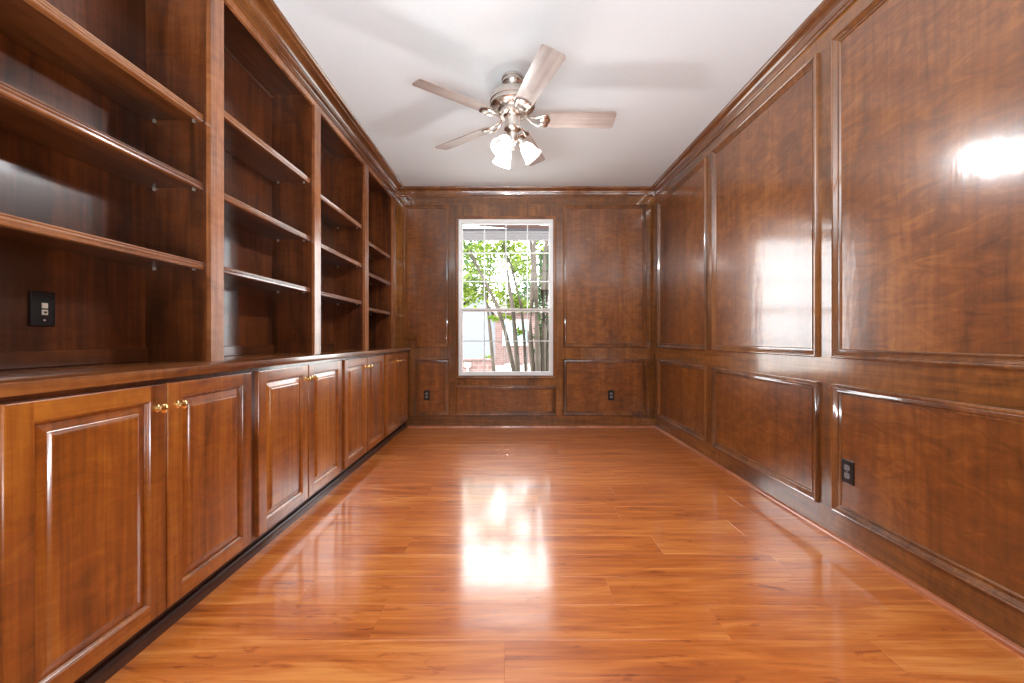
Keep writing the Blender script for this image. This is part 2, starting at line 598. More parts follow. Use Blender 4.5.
# left wall behind the bookcases and the front wall with the doorway the camera stands in
wl = MB(); wl.box(XL - 0.12, XL, YF, YB, -0.1, H)
S(wl.build('wall_left', wall_v, smooth=0))
hl = MB()  # unseen hall walls added to block sky light from behind the camera
hl.box(-2.6, 2.6, -4.5, -4.38, -.2, H); hl.box(-2.72, -2.6, -4.5, YF - .12, -.2, H); hl.box(2.6, 2.72, -4.5, YF - .12, -.2, H)
hl.box(-2.7, XL - .1, YF - .12, YF - .02, -.2, H); hl.box(XR + .1, 2.7, YF - .12, YF - .02, -.2, H)
S(hl.build('wall_added_hall', wall_v, smooth=0))
hf = MB(); hf.box(-2.7, 2.7, -4.5, YF - .35, -.1, -.002); S(hf.build('floor_added_hall', kick_w, smooth=0))  # unseen floor of the added hall
wf = MB()
DX0, DX1, DZ = -1.35, 1.45, 2.70
wf.box(XL - .1, DX0, YF - 0.12, YF, 0, H); wf.box(DX1, XR + .1, YF - 0.12, YF, 0, H); wf.box(DX0, DX1, YF - 0.12, YF, DZ, H)
S(wf.build('wall_front', wall_v, smooth=0))

# crown along back and right walls, crown over the bookcases, shoe mouldings
cp = [(0, 2.632), (.010, 2.632), (.013, 2.636), (.013, 2.641), (.009, 2.645), (.009, 2.650), (.014, 2.653), (.016, 2.656), (.016, 2.660)]
for k in range(7):
    a = k / 6 * math.pi / 2
    cp.append((.018 + .034 * (1 - math.cos(a)), 2.663 + .042 * math.sin(a)))
cp += [(.054, 2.706), (.054, 2.710), (.058, 2.712), (.063, 2.717), (.066, 2.724), (.066, H)]
XS = -1.33
mb = MB()
mb.frame([(XR, YF), (XR, YB), (XS, YB)], cp, lambda x, y, h: (x, y, h), closed=False)
S(mb.build('trim_1', crown_y))
lc = [(0, 2.628), (.004, 2.628), (.010, 2.631), (.010, 2.634), (.006, 2.635), (.006, 2.637), (.012, 2.639), (.012, 2.642), (.008, 2.643),
      (.008, 2.645), (.014, 2.647), (.014, 2.651), (.010, 2.653), (.010, 2.668), (.016, 2.670), (.024, 2.672), (.026, 2.676), (.024, 2.679), (.030, 2.681)]
for k in range(8):
    a = k / 7 * math.pi / 2
    lc.append((.032 + .060 * (1 - math.cos(a)) , 2.683 + .027 * math.sin(a)))
lc += [(.094, 2.711), (.094, 2.714), (.104, 2.716), (.114, 2.719), (.122, 2.724), (.124, 2.728), (.124, H)]
mb = MB()
mb.frame([(XS, YB), (XS, 0.70)], lc, lambda x, y, h: (x, y, h), closed=False)
S(mb.build('trim_2', crown_y))
def shoe(r, hgt):
    return [(0, hgt)] + [(r * math.sin(k / 6 * math.pi / 2), hgt - r * (1 - math.cos(k / 6 * math.pi / 2))) for k in range(1, 7)] + [(r, 0)]
mb = MB(); mb.frame([(XR, YF), (XR, YB)], shoe(.019, .019), lambda x, y, h: (x, y, h), closed=False)
S(mb.build('baseboard_right', shoe_w))
mb = MB(); mb.frame([(XR - .0, YB), (-1.18, YB)], shoe(.017, .017), lambda x, y, h: (x, y, h), closed=False)
S(mb.build('baseboard_back', shoe_w))
mb = MB(); mb.frame([(-1.217, YB), (-1.217, 0.80)], shoe(.018, .046), lambda x, y, h: (x, y, h), closed=False)
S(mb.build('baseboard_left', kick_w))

# ------------------------------------------------------------------ window
win = S(empty('window_1', (-0.06, YB, WZ0)))
tag(win, 'tall white sash window framed by wood in the panelled back wall', 'window')
wx0, wx1, wz0, wz1 = WX0 - .033, WX1 + .032, WZ0 - .033, WZ1 + .032
mb = MB()
cas = [(0, 0), (0, .012), (.003, .017), (.008, .018), (.013, .014), (.016, .014), (.020, .011), (.026, .011), (.030, .007), (.033, .004), (.033, -.02)]
mb.frame([(wx0, wz0), (wx1, wz0), (wx1, wz1), (wx0, wz1)], cas, tB)
S(mb.build('casing', mould_w, win))
mb = MB()   # outer vinyl frame
tW = lambda x, z, h: (x, YB - h, z)
mb.frame([(WX0, WZ0), (WX1, WZ0), (WX1, WZ1), (WX0, WZ1)], [(0, -.004), (.010, -.004), (.010, -.028), (.020, -.028), (.020, -.10), (0, -.10)], tW)
S(mb.build('window_frame', vinyl_m, win))
ix0, ix1, iz0, iz1 = WX0 + .02, WX1 - .02, WZ0 + .02, WZ1 - .02
ZM = 1.338
def sash(z0, z1, h, rows, name):
    mb = MB()
    w = .022
    mb.frame([(ix0, z0), (ix1, z0), (ix1, z1), (ix0, z1)], [(0, h - .03), (0, h), (w - .006, h), (w, h - .006), (w, h - .03)], tW)
    s_ = S(mb.build(name, vinyl_m, win))
    g = MB()
    a0, a1, b0, b1 = ix0 + w, ix1 - w, z0 + w, z1 - w
    g.face([tW(a0, b0, h - .016), tW(a1, b0, h - .016), tW(a1, b1, h - .016), tW(a0, b1, h - .016)])
    S(g.build('pane', glass_m, s_, smooth=0))
    g = MB()
    for k in range(1, 4):
        x = a0 + (a1 - a0) * k / 4
        g.box(x - .006, x + .006, YB - h + .018, YB - h + .026, b0, b1)
    for k in range(1, rows):
        z = b0 + (b1 - b0) * k / rows
        g.box(a0, a1, YB - h + .017, YB - h + .027, z - .006, z + .006)
    S(g.build('muntin', vinyl_m, s_, smooth=0))
    return s_
sash(ZM - .012, iz1, -.055, 3, 'upper_sash')
ls = sash(iz0, ZM + .022, -.03, 2, 'lower_sash')
mb = MB()
mb.box(ix0 + .002, ix1 - .002, YB + .022, YB + .032, ZM + .004, ZM + .022, .002)
S(mb.build('sash_lift', vinyl_m, ls))

# ------------------------------------------------------------------ base cabinets
SY = [0.869, 1.805, 2.742, 3.676, 4.55]
XD, XFF = -1.162, -1.182
doors = [(0.912, 1.342), (1.349, 1.785), (1.836, 2.282), (2.290, 2.735), (2.787, 3.215), (3.223, 3.645), (3.712, 4.090), (4.098, 4.500)]
DZ0, DZ1 = 0.10, 0.8645
base_lab = ['base cabinet with two raised panel doors, the one below the black wall plate',
            'two-door raised panel base cabinet, second from the camera along the bookcase wall',
            'two-door raised panel base cabinet, third from the camera along the bookcase wall',
            'two-door raised panel base cabinet in the corner against the window wall']
tD = lambda y, z, h: (XD + h, y, z)
def add_door(root, y0, y1, hinge_left):
    mb = MB()
    e, sw, rw = .004, .058, .052
    yo, y1o, zo, z1o = y0, y1, DZ0, DZ1
    L = lambda o, h: (y0 + o, y1 - o, DZ0 + o, DZ1 - o, h)
    # back and outer edge
    mb.rects([L(0, -.02), L(0, -.004), L(.0012, -.0012), L(e, 0)], tD, fill=False)
    mb.rects([L(0, -.02)], tD, fill=True)
    a, b, c, d = y0 + e, y1 - e, DZ0 + e, DZ1 - e
    ia, ib, ic, id_ = y0 + sw, y1 - sw, DZ0 + rw, DZ1 - rw
    # stiles run through, rails butt between them
    mb.face([tD(a, c, 0), tD(ia, c, 0), tD(ia, d, 0), tD(a, d, 0)])
    mb.face([tD(ib, c, 0), tD(b, c, 0), tD(b, d, 0), tD(ib, d, 0)])
    mb.face([tD(ia, c, 0), tD(ib, c, 0), tD(ib, ic, 0), tD(ia, ic, 0)], 1)
    mb.face([tD(ia, id_, 0), tD(ib, id_, 0), tD(ib, d, 0), tD(ia, d, 0)], 1)
    I = lambda o, h: (ia + o, ib - o, ic + o, id_ - o, h)
    mb.rects([I(0, 0), I(.002, -.003), I(.004, -.003), I(.007, -.006), I(.0095, -.013)], tD, fill=False)
    dr = mb.build('door', [door_v, door_h], root, smooth=0, merge=False)
    mb = MB()
    mb.rects([I(.006, -.0135), I(.011, -.0135), I(.013, -.0125), I(.033, -.0085), I(.0345, -.0075), I(.0365, -.0045), I(.039, -.0020), I(.042, -.0006), I(.045, 0)], tD)
    mb.build('raised_panel', door_v, dr, smooth=0)
    # knob near the meeting edge
    ky = y1 - .036 if hinge_left else y0 + .036
    mb = MB()
    mb.lathe([(.012, 0), (.012, .002), (.007, .004), (.0055, .011), (.007, .014), (.0130, .017), (.0155, .022), (.0145, .027), (.009, .0305), (.0, .0315)],
             (XD, ky, 0.786), (1, 0, 0), 24)
    tag(mb.build('knob', brass_m, dr), 'brass knob')
for i in range(4):
    y0, y1 = SY[i], SY[i + 1]
    ci = empty('base_cabinet', (-1.40, (y0 + y1) / 2, 0), base_lab[i], 'cabinet', 'base cabinets under the bookcases')
    mb = MB()
    # carcass with a face frame
    mb.box(XL + .02, XFF, y0 + .0005, y1 - .0005, DZ0 - .012, 0.882)
    mb.build('body', body_w, ci, smooth=0)
    mb = MB()
    mb.box(XL + .02, -1.217, y0 + .001, y1 - .001, 0.0, DZ0 - .012)
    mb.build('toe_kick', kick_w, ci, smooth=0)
    add_door(ci, *doors[2 * i], True)
    add_door(ci, *doors[2 * i + 1], False)

ct = MB()
ct.box(-1.655, -1.145, 0.60, YB - .002, 0.8825, 0.9157, .004, seg=2)
tag(ct.build('countertop', top_w, origin=(-1.4, 2.6, .8825)), 'long brown wooden countertop between the base cabinets and the bookcases', 'countertop')
ZC = 0.9157

# ------------------------------------------------------------------ bookcases
XB = -1.62
XSH = -1.358
case_lab = ['tall dark bookcase with the black wall plate on its back panel',
            'three-shelf bookcase, second from the camera, next to the one with the wall plate',
            'three-shelf bookcase, third from the camera along the left wall',
            'narrow corner bookcase against the panelled window wall']
shelves = [(2.005, 1.704, 1.353), (2.100, 1.707, 1.359), (2.050, 1.698, 1.357), (1.950, 1.650, 1.312)]
stile = [(0.829, 0.908), (1.765, 1.845), (2.699, 2.785), (3.628, 3.720), (4.488, 4.549)]
for i in range(4):
    a, b = stile[i][1], stile[i + 1][0]
    bc = empty('bookcase', (-1.48, (a + b) / 2, ZC), case_lab[i], 'bookcase', 'built-in bookcases on the countertop')
    # face frame: far stile (and the near one on the first), top rail
    mb = MB()
    if i == 0:
        mb.box(XS - .02, XS, stile[0][0], stile[0][1], ZC, 2.70, .002)
    ym0 = sum(stile[i]) / 2 if i else stile[0][0]
    ym1 = sum(stile[i + 1]) / 2 if i < 3 else stile[4][1]
    if i:
        mb.box(XS - .02, XS, ym0, stile[i][1], ZC, 2.70)
    mb.box(XS - .02, XS, stile[i + 1][0], ym1, ZC, 2.70)
    mb.box(XS - .02, XS, stile[i][1], stile[i + 1][0], 2.595, 2.70, .001)
    mb.build('face_frame', face_v, bc, smooth=0)
    mb = MB()
    for s_, (p, q) in enumerate(((a - .02, a), (b, b + .02))):
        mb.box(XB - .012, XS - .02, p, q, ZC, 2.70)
        yy = a + .0004 if s_ == 0 else b - .0004
        for px in (-1.385, -1.575):
            for k in range(30):
                z = 1.13 + k * .032
                if any(abs(z - (t - .03)) < .012 or abs(z - t) < .02 for t in shelves[i]): continue
                pts = [(px + .0026 * math.cos(t * math.pi / 4), yy, z + .0026 * math.sin(t * math.pi / 4)) for t in range(8)]
                mb.face(pts, 1)
    mb.build('side_panel', [case_v, hole_m], bc, smooth=0)
    mb = MB()
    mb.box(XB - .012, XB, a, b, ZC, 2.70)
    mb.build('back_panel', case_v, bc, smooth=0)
    mb = MB()
    mb.box(XB, XB + .014, a, b, ZC, ZC + .057, .003)
    mb.build('back_cleat', shelf_y, bc, smooth=0)
    mb = MB()
    mb.box(XB, XS - .02, a, b, 2.668, 2.688)
    mb.box(XB, XB + .014, a, b, 2.640, 2.668, .003)
    mb.build('top_panel', shelf_y, bc, smooth=0)
    for z in shelves[i]:
        mb = MB()
        mb.box(XB + .004, XSH - .018, a + .003, b - .003, z - .022, z, .001)
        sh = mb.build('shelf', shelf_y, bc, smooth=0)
        mb = MB()
        t = .034
        x = XSH
        pf = [(x - .020, z), (x - .006, z), (x - .003, z - .001), (x - .002, z - .004), (x - .003, z - .007), (x - .005, z - .008), (x - .005, z - .010),
              (x - .001, z - .012), (x, z - .015), (x - .001, z - .018), (x - .004, z - .020), (x - .004, z - .022), (x - .002, z - .0235), (x - .002, z - .028),
              (x - .005, z - .032), (x - .020, z - .034)]
        mb.extrude_y(pf, a + .003, b - .003)
        mb.build('nosing', nose_y, sh, smooth=25)
        for yy, sg in ((a, 1), (b, -1)):
            for px in (-1.400, -1.575):
                mb = MB()
                mb.lathe([(.0042, 0), (.0042, .006), (.0075, .006), (.0075, .009), (.0, .0095)], (px, yy, z - .030), (0, sg, 0), 12)
                mb.box(px - .005, px + .005, min(yy, yy + sg * .011), max(yy, yy + sg * .011), z - .0245, z - .0222)
                mb.build('shelf_pin', pin_m, bc)

# ------------------------------------------------------------------ wall plates
def outlet(name, c, u, n, label, dup_recept=True):
    """c: plate centre on the wall, u: plate's right direction, n: outward"""
    c, u, n = Vector(c), Vector(u), Vector(n)
    z = Vector((0, 0, 1))
    T = lambda a, b, h: c + u * a + z * b + n * h
    root = empty(name, c - z * .057, label, 'outlet')
    mb = MB()
    w, h = .035, .057
    Lp = lambda o, k: (-w + o, w - o, -h + o, h - o, k)
    mb.rects([Lp(0, 0), Lp(0, .003), Lp(.001, .005), Lp(.003, .006)], T)
    mb.build('cover_plate', black_m, root, smooth=0)
    for s_ in (.0195, -.0195):
        mb = MB()
        pts = []
        for k in range(24):
            t = 2 * math.pi * k / 24
            pts.append((.017 * math.cos(t), max(-.0135, min(.0135, .017 * math.sin(t)))))
        r1 = [T(x, y + s_, .006) for x, y in pts]
        r2 = [T(x, y + s_, .0078) for x, y in pts]
        r3 = [T(x * .93, y * .93 + s_, .0082) for x, y in pts]
        i0 = mb.grid([r1, r2, r3], closed_u=True)
        mb.cap(i0 + 48, 24)
        rc = mb.build('receptacle', grey_m, root)
        mb = MB()
        for dx, ww, hh in ((-.0065, .0012, .0042), (.0065, .0012, .0035)):
            mb.face([T(dx - ww, s_ + .003 - hh, .0085), T(dx + ww, s_ + .003 - hh, .0085), T(dx + ww, s_ + .003 + hh, .0085), T(dx - ww, s_ + .003 + hh, .0085)])
        mb.face([T(.0026 * math.cos(k * math.pi / 4), s_ - .0075 + .0026 * math.sin(k * math.pi / 4), .0085) for k in range(8)])
        mb.build('slot', dark_m, rc, smooth=0)
    mb = MB()
    mb.lathe([(.0032, 0), (.0032, .001), (.0, .0016)], T(0, 0, .006), n, 12)
    mb.build('screw', grey_m, root)
    return root
outlet('wall_outlet', (-0.962, YB, 0.367), (1, 0, 0), (0, -1, 0), 'black duplex outlet on the small lower panel beside the corner cabinet')
outlet('wall_outlet', (1.143, YB, 0.367), (1, 0, 0), (0, -1, 0), 'black duplex outlet on the back wall panel right of the window')
outlet('wall_outlet', (XR, 1.948, 0.364), (0, -1, 0), (-1, 0, 0), 'black duplex outlet low on the right wall panelling')

c = Vector((XB + .001, 1.373, 1.118))
T = lambda y, z, h: (c.x + h, c.y + y, c.z + z)
root = empty('data_wall_plate', (c.x, c.y, c.z - .059), 'black wall plate with two ivory jacks on the bookcase back', 'wall plate')
mb = MB()
w, h = .037, .059
Lp = lambda o, k: (-w + o, w - o, -h + o, h - o, k)
mb.rects([Lp(0, 0), Lp(0, .004), Lp(.001, .006), Lp(.003, .007)], T)
mb.build('cover_plate', black_m, root, smooth=0)
for k, zz in enumerate((.011, -.012)):
    mb = MB()
    Lj = lambda o, q: (-.0085 + o + .003, .0085 - o + .003, zz - .0090 + o, zz + .0090 - o, q)
    mb.rects([Lj(0, .007), Lj(0, .0095), Lj(.001, .0103)] + ([Lj(.0035, .0103), Lj(.0038, .009)] if k else []), T)
    jk = mb.build('jack', jack_m, root, smooth=0)
    if k:
        mb = MB()
        mb.face([T(.003 - .0052, zz + .0032, .0106), T(.003 - .0052, zz - .0012, .0106), T(.003 - .0025, zz - .0012, .0106), T(.003 - .0025, zz - .004, .0106),
                 T(.003 + .0025, zz - .004, .0106), T(.003 + .0025, zz - .0012, .0106), T(.003 + .0052, zz - .0012, .0106), T(.003 + .0052, zz + .0032, .0106)])
        mb.build('jack_opening', dark_m, jk, smooth=0)
mb = MB()
mb.lathe([(.003, 0), (.003, .001), (0, .0015)], T(.003, -.039, .007), (1, 0, 0), 12)
mb.build('screw', jack_m, root)

# ------------------------------------------------------------------ ceiling fan
FX, FY = 0.010, 2.62
fan = empty('ceiling_fan', (FX, FY, H), 'brushed nickel ceiling fan with five blades and three lit glass shades', 'ceiling fan')
F = (FX, FY, 0)
mb = MB()
mb.lathe([(.072, H), (.073, H - .008), (.071, H - .016), (.065, H - .020), (.064, H - .025), (.069, H - .029), (.068, H - .040), (.062, H - .046), (.060, H - .050), (.061, H - .054), (.055, H - .064), (.040, H - .072), (.024, H - .076)], F, n=40)
mb.build('canopy', nickel_m, fan)
mb = MB()
mb.lathe([(.018, H - .066), (.026, H - .072), (.026, H - .078), (.018, H - .083), (.03, H - .088)], F, n=24)
mb.build('downrod', nickel_m, fan)
ZB = 2.452
mb = MB()
mb.lathe([(.022, 2.650), (.050, 2.648), (.085, 2.640), (.118, 2.624), (.140, 2.602), (.148, 2.582), (.150, 2.572), (.150, 2.562), (.145, 2.558), (.145, 2.550), (.148, 2.546), (.147, 2.536),
          (.138, 2.526), (.118, 2.518), (.098, 2.514), (.092, 2.506), (.092, 2.482), (.080, 2.476), (.0, 2.476)], F, n=48)
mb.build('motor_housing', nickel_m, fan)
mb = MB()
mb.lathe([(.060, 2.480), (.062, 2.474), (.056, 2.470), (.052, 2.462), (.052, 2.402), (.055, 2.398), (.055, 2.390), (.050, 2.386), (.042, 2.376), (.036, 2.352), (.036, 2.312), (.030, 2.300), (.020, 2.292), (.012, 2.276), (.014, 2.264), (.010, 2.254), (.0, 2.250)], F, n=40)
mb.build('light_kit_hub', nickel_m, fan)
PIT = R(-15)
def blade_frame(ang):
    u = Vector((math.cos(ang), math.sin(ang), 0))
    t = Vector((-math.sin(ang), math.cos(ang), 0))
    tt = t * math.cos(PIT) + Vector((0, 0, 1)) * math.sin(PIT)
    nn = u.cross(tt)
    o = Vector((FX, FY, ZB))
    return lambda r, s, h: o + u * r + tt * s + nn * h
for k in range(5):
    ang = R(72 * k)
    G = blade_frame(ang)
    w0, w1, r0, r1 = .058, .070, .185, .672
    out = []
    rc = .022
    def corner(cx, cy, a0):
        return [(cx + rc * math.cos(a0 + j * math.pi / 12), cy + rc * math.sin(a0 + j * math.pi / 12)) for j in range(7)]
    out += corner(r1 - rc, w1 - rc, 0)[::1]
    out += corner(r0 + rc, w0 - rc, math.pi / 2)
    out += corner(r0 + rc, -w0 + rc, math.pi)
    out += corner(r1 - rc, -w1 + rc, 3 * math.pi / 2)
    mb = MB()
    n = len(out)
    i0 = mb.grid([[G(r, s, -.003) for r, s in out], [G(r, s, .003) for r, s in out]], closed_u=True)
    mb.cap(i0, n, True); mb.cap(i0 + n, n)
    # blade built in world coordinates; its grain runs along the blade by giving the part its own axes
    bo = mb.build('blade', blade_m, fan, smooth=0)
    M = Matrix.Rotation(ang, 4, 'Z')
    bo.data.transform(M.inverted()); bo.rotation_euler = (0, 0, ang)
    # blade iron: two curved arms meeting in a lobed plate under the blade
    mb = MB()
    def Q(r, s, z):
        return Vector((FX + r * math.cos(ang) - s * math.sin(ang), FY + r * math.sin(ang) + s * math.cos(ang), z))
    for sg in (1, -1):
        pts = []
        for j in range(11):
            q = j / 10
            r = .078 + .112 * q
            s = sg * (.010 + .030 * math.sin(q * math.pi * .5) ** 2 * (1 - .15 * q))
            zz = 2.487 - .016 * math.sin(q * math.pi) + s * math.sin(PIT) - .046 * q
            pts.append(Q(r, s, zz))
        mb.tube(pts, [.0085, .0085, .008, .008, .008, .0085, .009, .010, .011, .012, .010], 10, flat=.7)
        g = G(.205, sg * .034, -.010)
        q_ = Matrix.Translation(g) @ (Matrix.Rotation(ang, 4, 'Z')) @ Matrix.Rotation(PIT, 4, 'X') @ Matrix.Diagonal((.030, .019, .006, 1))
        bm = bmesh.new(); bmesh.ops.create_uvsphere(bm, u_segments=20, v_segments=10, radius=1.0); mb.add_bm(bm, 0, q_)
    g = G(.212, 0, -.009)
    q_ = Matrix.Translation(g) @ (Matrix.Rotation(ang, 4, 'Z')) @ Matrix.Rotation(PIT, 4, 'X') @ Matrix.Diagonal((.034, .036, .0055, 1))
    bm = bmesh.new(); bmesh.ops.create_uvsphere(bm, u_segments=24, v_segments=10, radius=1.0); mb.add_bm(bm, 0, q_)
    mb.build('blade_iron', nickel_m, fan)
for az in (8, 122, 238):
    a = R(az)
    u = Vector((math.cos(a), math.sin(a), 0))
    base = Vector((FX, FY, 0))
    mb = MB()
    arm = [base + u * r + Vector((0, 0, z)) for r, z in ((.026, 2.322), (.042, 2.328), (.058, 2.322), (.070, 2.306))]
    mb.tube(arm, .009, 12)
    ax = (u * .80 + Vector((0, 0, -1.0))).normalized()
    nk = base + u * .062 + Vector((0, 0, 2.312))
    mb.lathe([(.010, -.004), (.022, 0), (.029, .006), (.030, .024), (.027, .028)], nk, ax, 24)
    mb.build('lamp_arm', nickel_m, fan)
    mb = MB()
    pr = [(.026, .018), (.030, .026), (.037, .040), (.044, .058), (.047, .078), (.051, .100), (.057, .118), (.064, .130)]
    # fluted bell
    q = ax.to_track_quat('Z', 'Y')
    rows = []
    nn_ = 72
    for j, (r, hh) in enumerate(pr + [(r - .002, hh) for r, hh in pr[::-1]]):
        jj = j if j < len(pr) else 2 * len(pr) - 1 - j
        amp = .0011 * max(0, (jj - 1)) / 5
        rows.append([nk + q @ Vector(((r + amp * math.cos(18 * 2 * math.pi * k / nn_)) * math.cos(2 * math.pi * k / nn_),
                                      (r + amp * math.cos(18 * 2 * math.pi * k / nn_)) * math.sin(2 * math.pi * k / nn_), hh)) for k in range(nn_)])
    mb.grid(rows, closed_u=True)
    sh = mb.build('lamp_shade', shade_m, fan, smooth=60)
    mb = MB()
    mb.lathe([(0, .024), (.012, .026), (.012, .040), (.016, .050), (.021, .064), (.021, .075), (.016, .086), (.007, .091), (0, .092)], nk, ax, 20)
    mb.build('bulb', bulb_m, sh)
    lamp('fan_bulb_light', 'POINT', nk + ax * .115, energy=BULB_W, color=(0.97, 0.98, 1.0), shadow_soft_size=0.045)
mb = MB()
for k in range(22):
    bm = bmesh.new(); bmesh.ops.create_icosphere(bm, subdivisions=1, radius=.0022)
    mb.add_bm(bm, 0, Matrix.Translation((FX - .034, FY - .02, 2.385 - k * .0060)))
mb.lathe([(.0, 0), (.004, -.003), (.0055, -.014), (.003, -.022), (0, -.023)], (FX - .034, FY - .02, 2.255), n=12)
mb.build('pull_chain', chain_m, fan)

# ------------------------------------------------------------------ outside
gr = MB()
gr.face([(-30, YB + .14, -.25), (30, YB + .14, -.25), (30, 60, -.62), (-30, 60, -.62)])
S(gr.build('ground', patio_m, smooth=0))
# our own eave over the window
ev = MB()
ev.box(-4, 4, YB + .14, 4.80, 2.405, 2.50)
S(ev.build('roof', soffit_m, smooth=0))
pc = empty('porch_cover', (0, 5.5, 2.45), 'grey boarded porch cover with a brown beam above the window', 'porch cover')
mb = MB(); mb.box(-4, 4, 4.81, 5.30, 2.320, 2.345)
for k in range(4):
    mb.box(-4, 4, 4.815 + k * .122, 4.925 + k * .122, 2.313, 2.321)
mb.build('soffit', soffit_m, pc, smooth=0)
for x in (-2.6, -1.4, 1.4, 2.6):
    mb = MB(); mb.box(x - .03, x + .03, 4.78, 5.28, 2.344, 2.43, .003)
    mb.build('rafter', soffit_m, pc, smooth=0)
mb = MB()
b0, b1 = Vector((-1.3, 4.98, 2.51)), Vector((1.3, 4.98, 2.30))
for (dy, dz0, dz1) in ((0, 0, .035), (.02, .040, .065)):
    a = [b0 + Vector((0, dy, dz0)), b0 + Vector((0, dy + .06, dz0)), b0 + Vector((0, dy + .06, dz1)), b0 + Vector((0, dy, dz1))]
    b = [p + (b1 - b0) for p in a]
    i0 = mb.grid([a, b], closed_u=True); mb.cap(i0, 4, True); mb.cap(i0 + 4, 4)
mb.build('beam', beam_m, pc, smooth=0)

# neighbouring white gabled house and brick house
wh = empty('white_house', (-2.2, 15, -.4), 'white gabled house seen through the left half of the window', 'house')
mb = MB()
def prism(mb, pts, y0, y1, m=0):
    i0 = mb.grid([[(x, y0, z) for x, z in pts], [(x, y1, z) for x, z in pts]], closed_u=True, m=m)
    mb.cap(i0, len(pts), True, m); mb.cap(i0 + len(pts), len(pts), False, m)
prism(mb, [(-4.2, -.6), (-.72, -.6), (-.72, 2.0), (-1.0, 2.55), (-2.4, 1.75), (-4.2, 1.0)], 14, 18)
mb.build('gable_wall', ext_white, wh, smooth=0)
mb = MB()
prism(mb, [(-4.4, .95), (-1.0, 2.60), (-.55, 1.85), (-.50, 1.92), (-1.0, 2.76), (-4.45, 1.08)], 13.9, 18.1)
mb.build('roof', roof_m, wh, smooth=0)
bh = empty('brick_house', (1.5, 20, -.5), 'pink brick house behind the tree trunks outside', 'house')
mb = MB(); mb.box(-1.02, 5.5, 20, 26, -.7, 2.35)
mb.build('wall', brick_m, bh, smooth=0)
mb = MB(); prism(mb, [(-1.4, 2.3), (5.9, 2.3), (5.9, 2.45), (2.3, 4.0), (-1.4, 2.45)], 19.7, 26.3)
mb.build('roof', roof_m, bh, smooth=0)
for x0 in (-.42, .25):
    mb = MB()
    mb.frame([(x0, .66), (x0 + .62, .66), (x0 + .62, 1.95), (x0, 1.95)], [(0, 0), (0, .05), (.07, .05), (.07, 0)], lambda x, z, h: (x, 20 - h, z))
    w_ = mb.build('window', seat_m, bh, smooth=0)
    mb = MB(); mb.face([(x0 + .07, 19.99, .73), (x0 + .55, 19.99, .73), (x0 + .55, 19.99, 1.88), (x0 + .07, 19.99, 1.88)])
    mb.build('pane', pane_m, w_, smooth=0)
lw = MB(); lw.box(-2.6, -.48, 10, 10.25, -.45, .46, .01); lw.box(-2.64, -.46, 9.97, 10.28, .46, .50, .01)
tag(lw.build('garden_wall', brick_m, origin=(-1.5, 10, -.45), smooth=0), 'low brick garden wall in front of the white house', 'wall', kind='thing')
lm = MB(); lm.box(-1.17, -1.0, 9.93, 9.97, .30, .41, .01); lm.box(-1.10, -1.07, 9.94, 9.968, .19, .30)
tag(lm.build('wall_marker', seat_m, origin=(-1.1, 9.95, .2), smooth=0), 'small white plaque fixed to the low brick garden wall', 'plaque')

def arch_chair(x, y, label):
    r = empty('garden_chair', (x, y, -.33), label, 'garden chair', 'white garden chairs outside')
    mb = MB()
    pts = [(x + .14 * math.cos(t), y + .12, .22 + .20 * math.sin(t)) for t in [math.pi * k / 14 for k in range(15)]]
    pts = [(x + .15, y + .10, .02)] + pts + [(x - .15, y + .10, .02)]
    mb.tube(pts, .022, 8)
    for k in (-.06, 0, .06):
        mb.tube([(x + k, y + .105, .02), (x + k * .9, y + .12, .22 + .18 * math.cos(k * 8))], .008, 6)
    mb.build('backrest', seat_m, r)
    mb = MB(); mb.box(x - .18, x + .18, y - .22, y + .12, -.01, .03, .01)
    mb.build('seat', seat_m, r, smooth=0)
    for sx in (-.15, .15):
        for sy in (-.19, .09):
            mb = MB(); mb.tube([(x + sx, y + sy, -.01), (x + sx * 1.1, y + sy, -.31)], .014, 8)
            mb.build('leg', seat_m, r)
arch_chair(-.06, 9.0, 'white arched garden chair outside, left of the pair between tree trunks')
arch_chair(.36, 9.0, 'white arched garden chair outside, beside the thick cluster of trunks')

def leaves(mb, cols_, c, rad, n, size):
    c = Vector(c)
    for _ in range(int(n * 1.5)):
        d = Vector((random.gauss(0, 1), random.gauss(0, 1), random.gauss(0, 1))).normalized() * (random.random() ** .45)
        p = c + Vector((d.x * rad[0], d.y * rad[1], d.z * rad[2]))
        a = Vector((random.uniform(-1, 1), random.uniform(-1, 1), random.uniform(-.7, .5))).normalized()
        b = a.cross(Vector((random.uniform(-1, 1), random.uniform(-1, 1), random.uniform(-1, 1)))).normalized()
        s = size * random.uniform(.6, 1.3)
        q = [p - a * s, p - a * s * .2 + b * s * .42, p + a * s, p - a * s * .2 - b * s * .42]
        mb.face(q)
        cols_ += [random.random()]
def tree(label, base, stems, clumps, mat, size, group='trees beyond the window', cat='tree'):
    root = empty('tree' if cat == 'tree' else 'shrub', base, label, cat, group)
    for st in stems:
        mb = MB()
        pts, r = st
        mb.tube(pts, r, 8)
        mb.build('trunk', bark_m, root)
    mb = MB(); cl = []
    for c, rad, n in clumps:
        leaves(mb, cl, c, rad, n, size)
    o = mb.build('foliage', mat, root, smooth=0, merge=False)
    at = o.data.attributes.new('leaf', 'FLOAT', 'FACE')
    at.data.foreach_set('value', cl)
    return root
def px(x, y, d):
    """a point of the garden at depth d, given where the picture shows it"""
    return ((x - 511) * d / 398.2, d, HC + (338.4 - y) * d / 398.2)
def stem(pts, d, r0, r1):
    P = [px(x, y, d + .12 * math.sin(i * 1.7)) for i, (x, y) in enumerate(pts)]
    return P, [r0 + (r1 - r0) * i / (len(P) - 1) for i in range(len(P))]
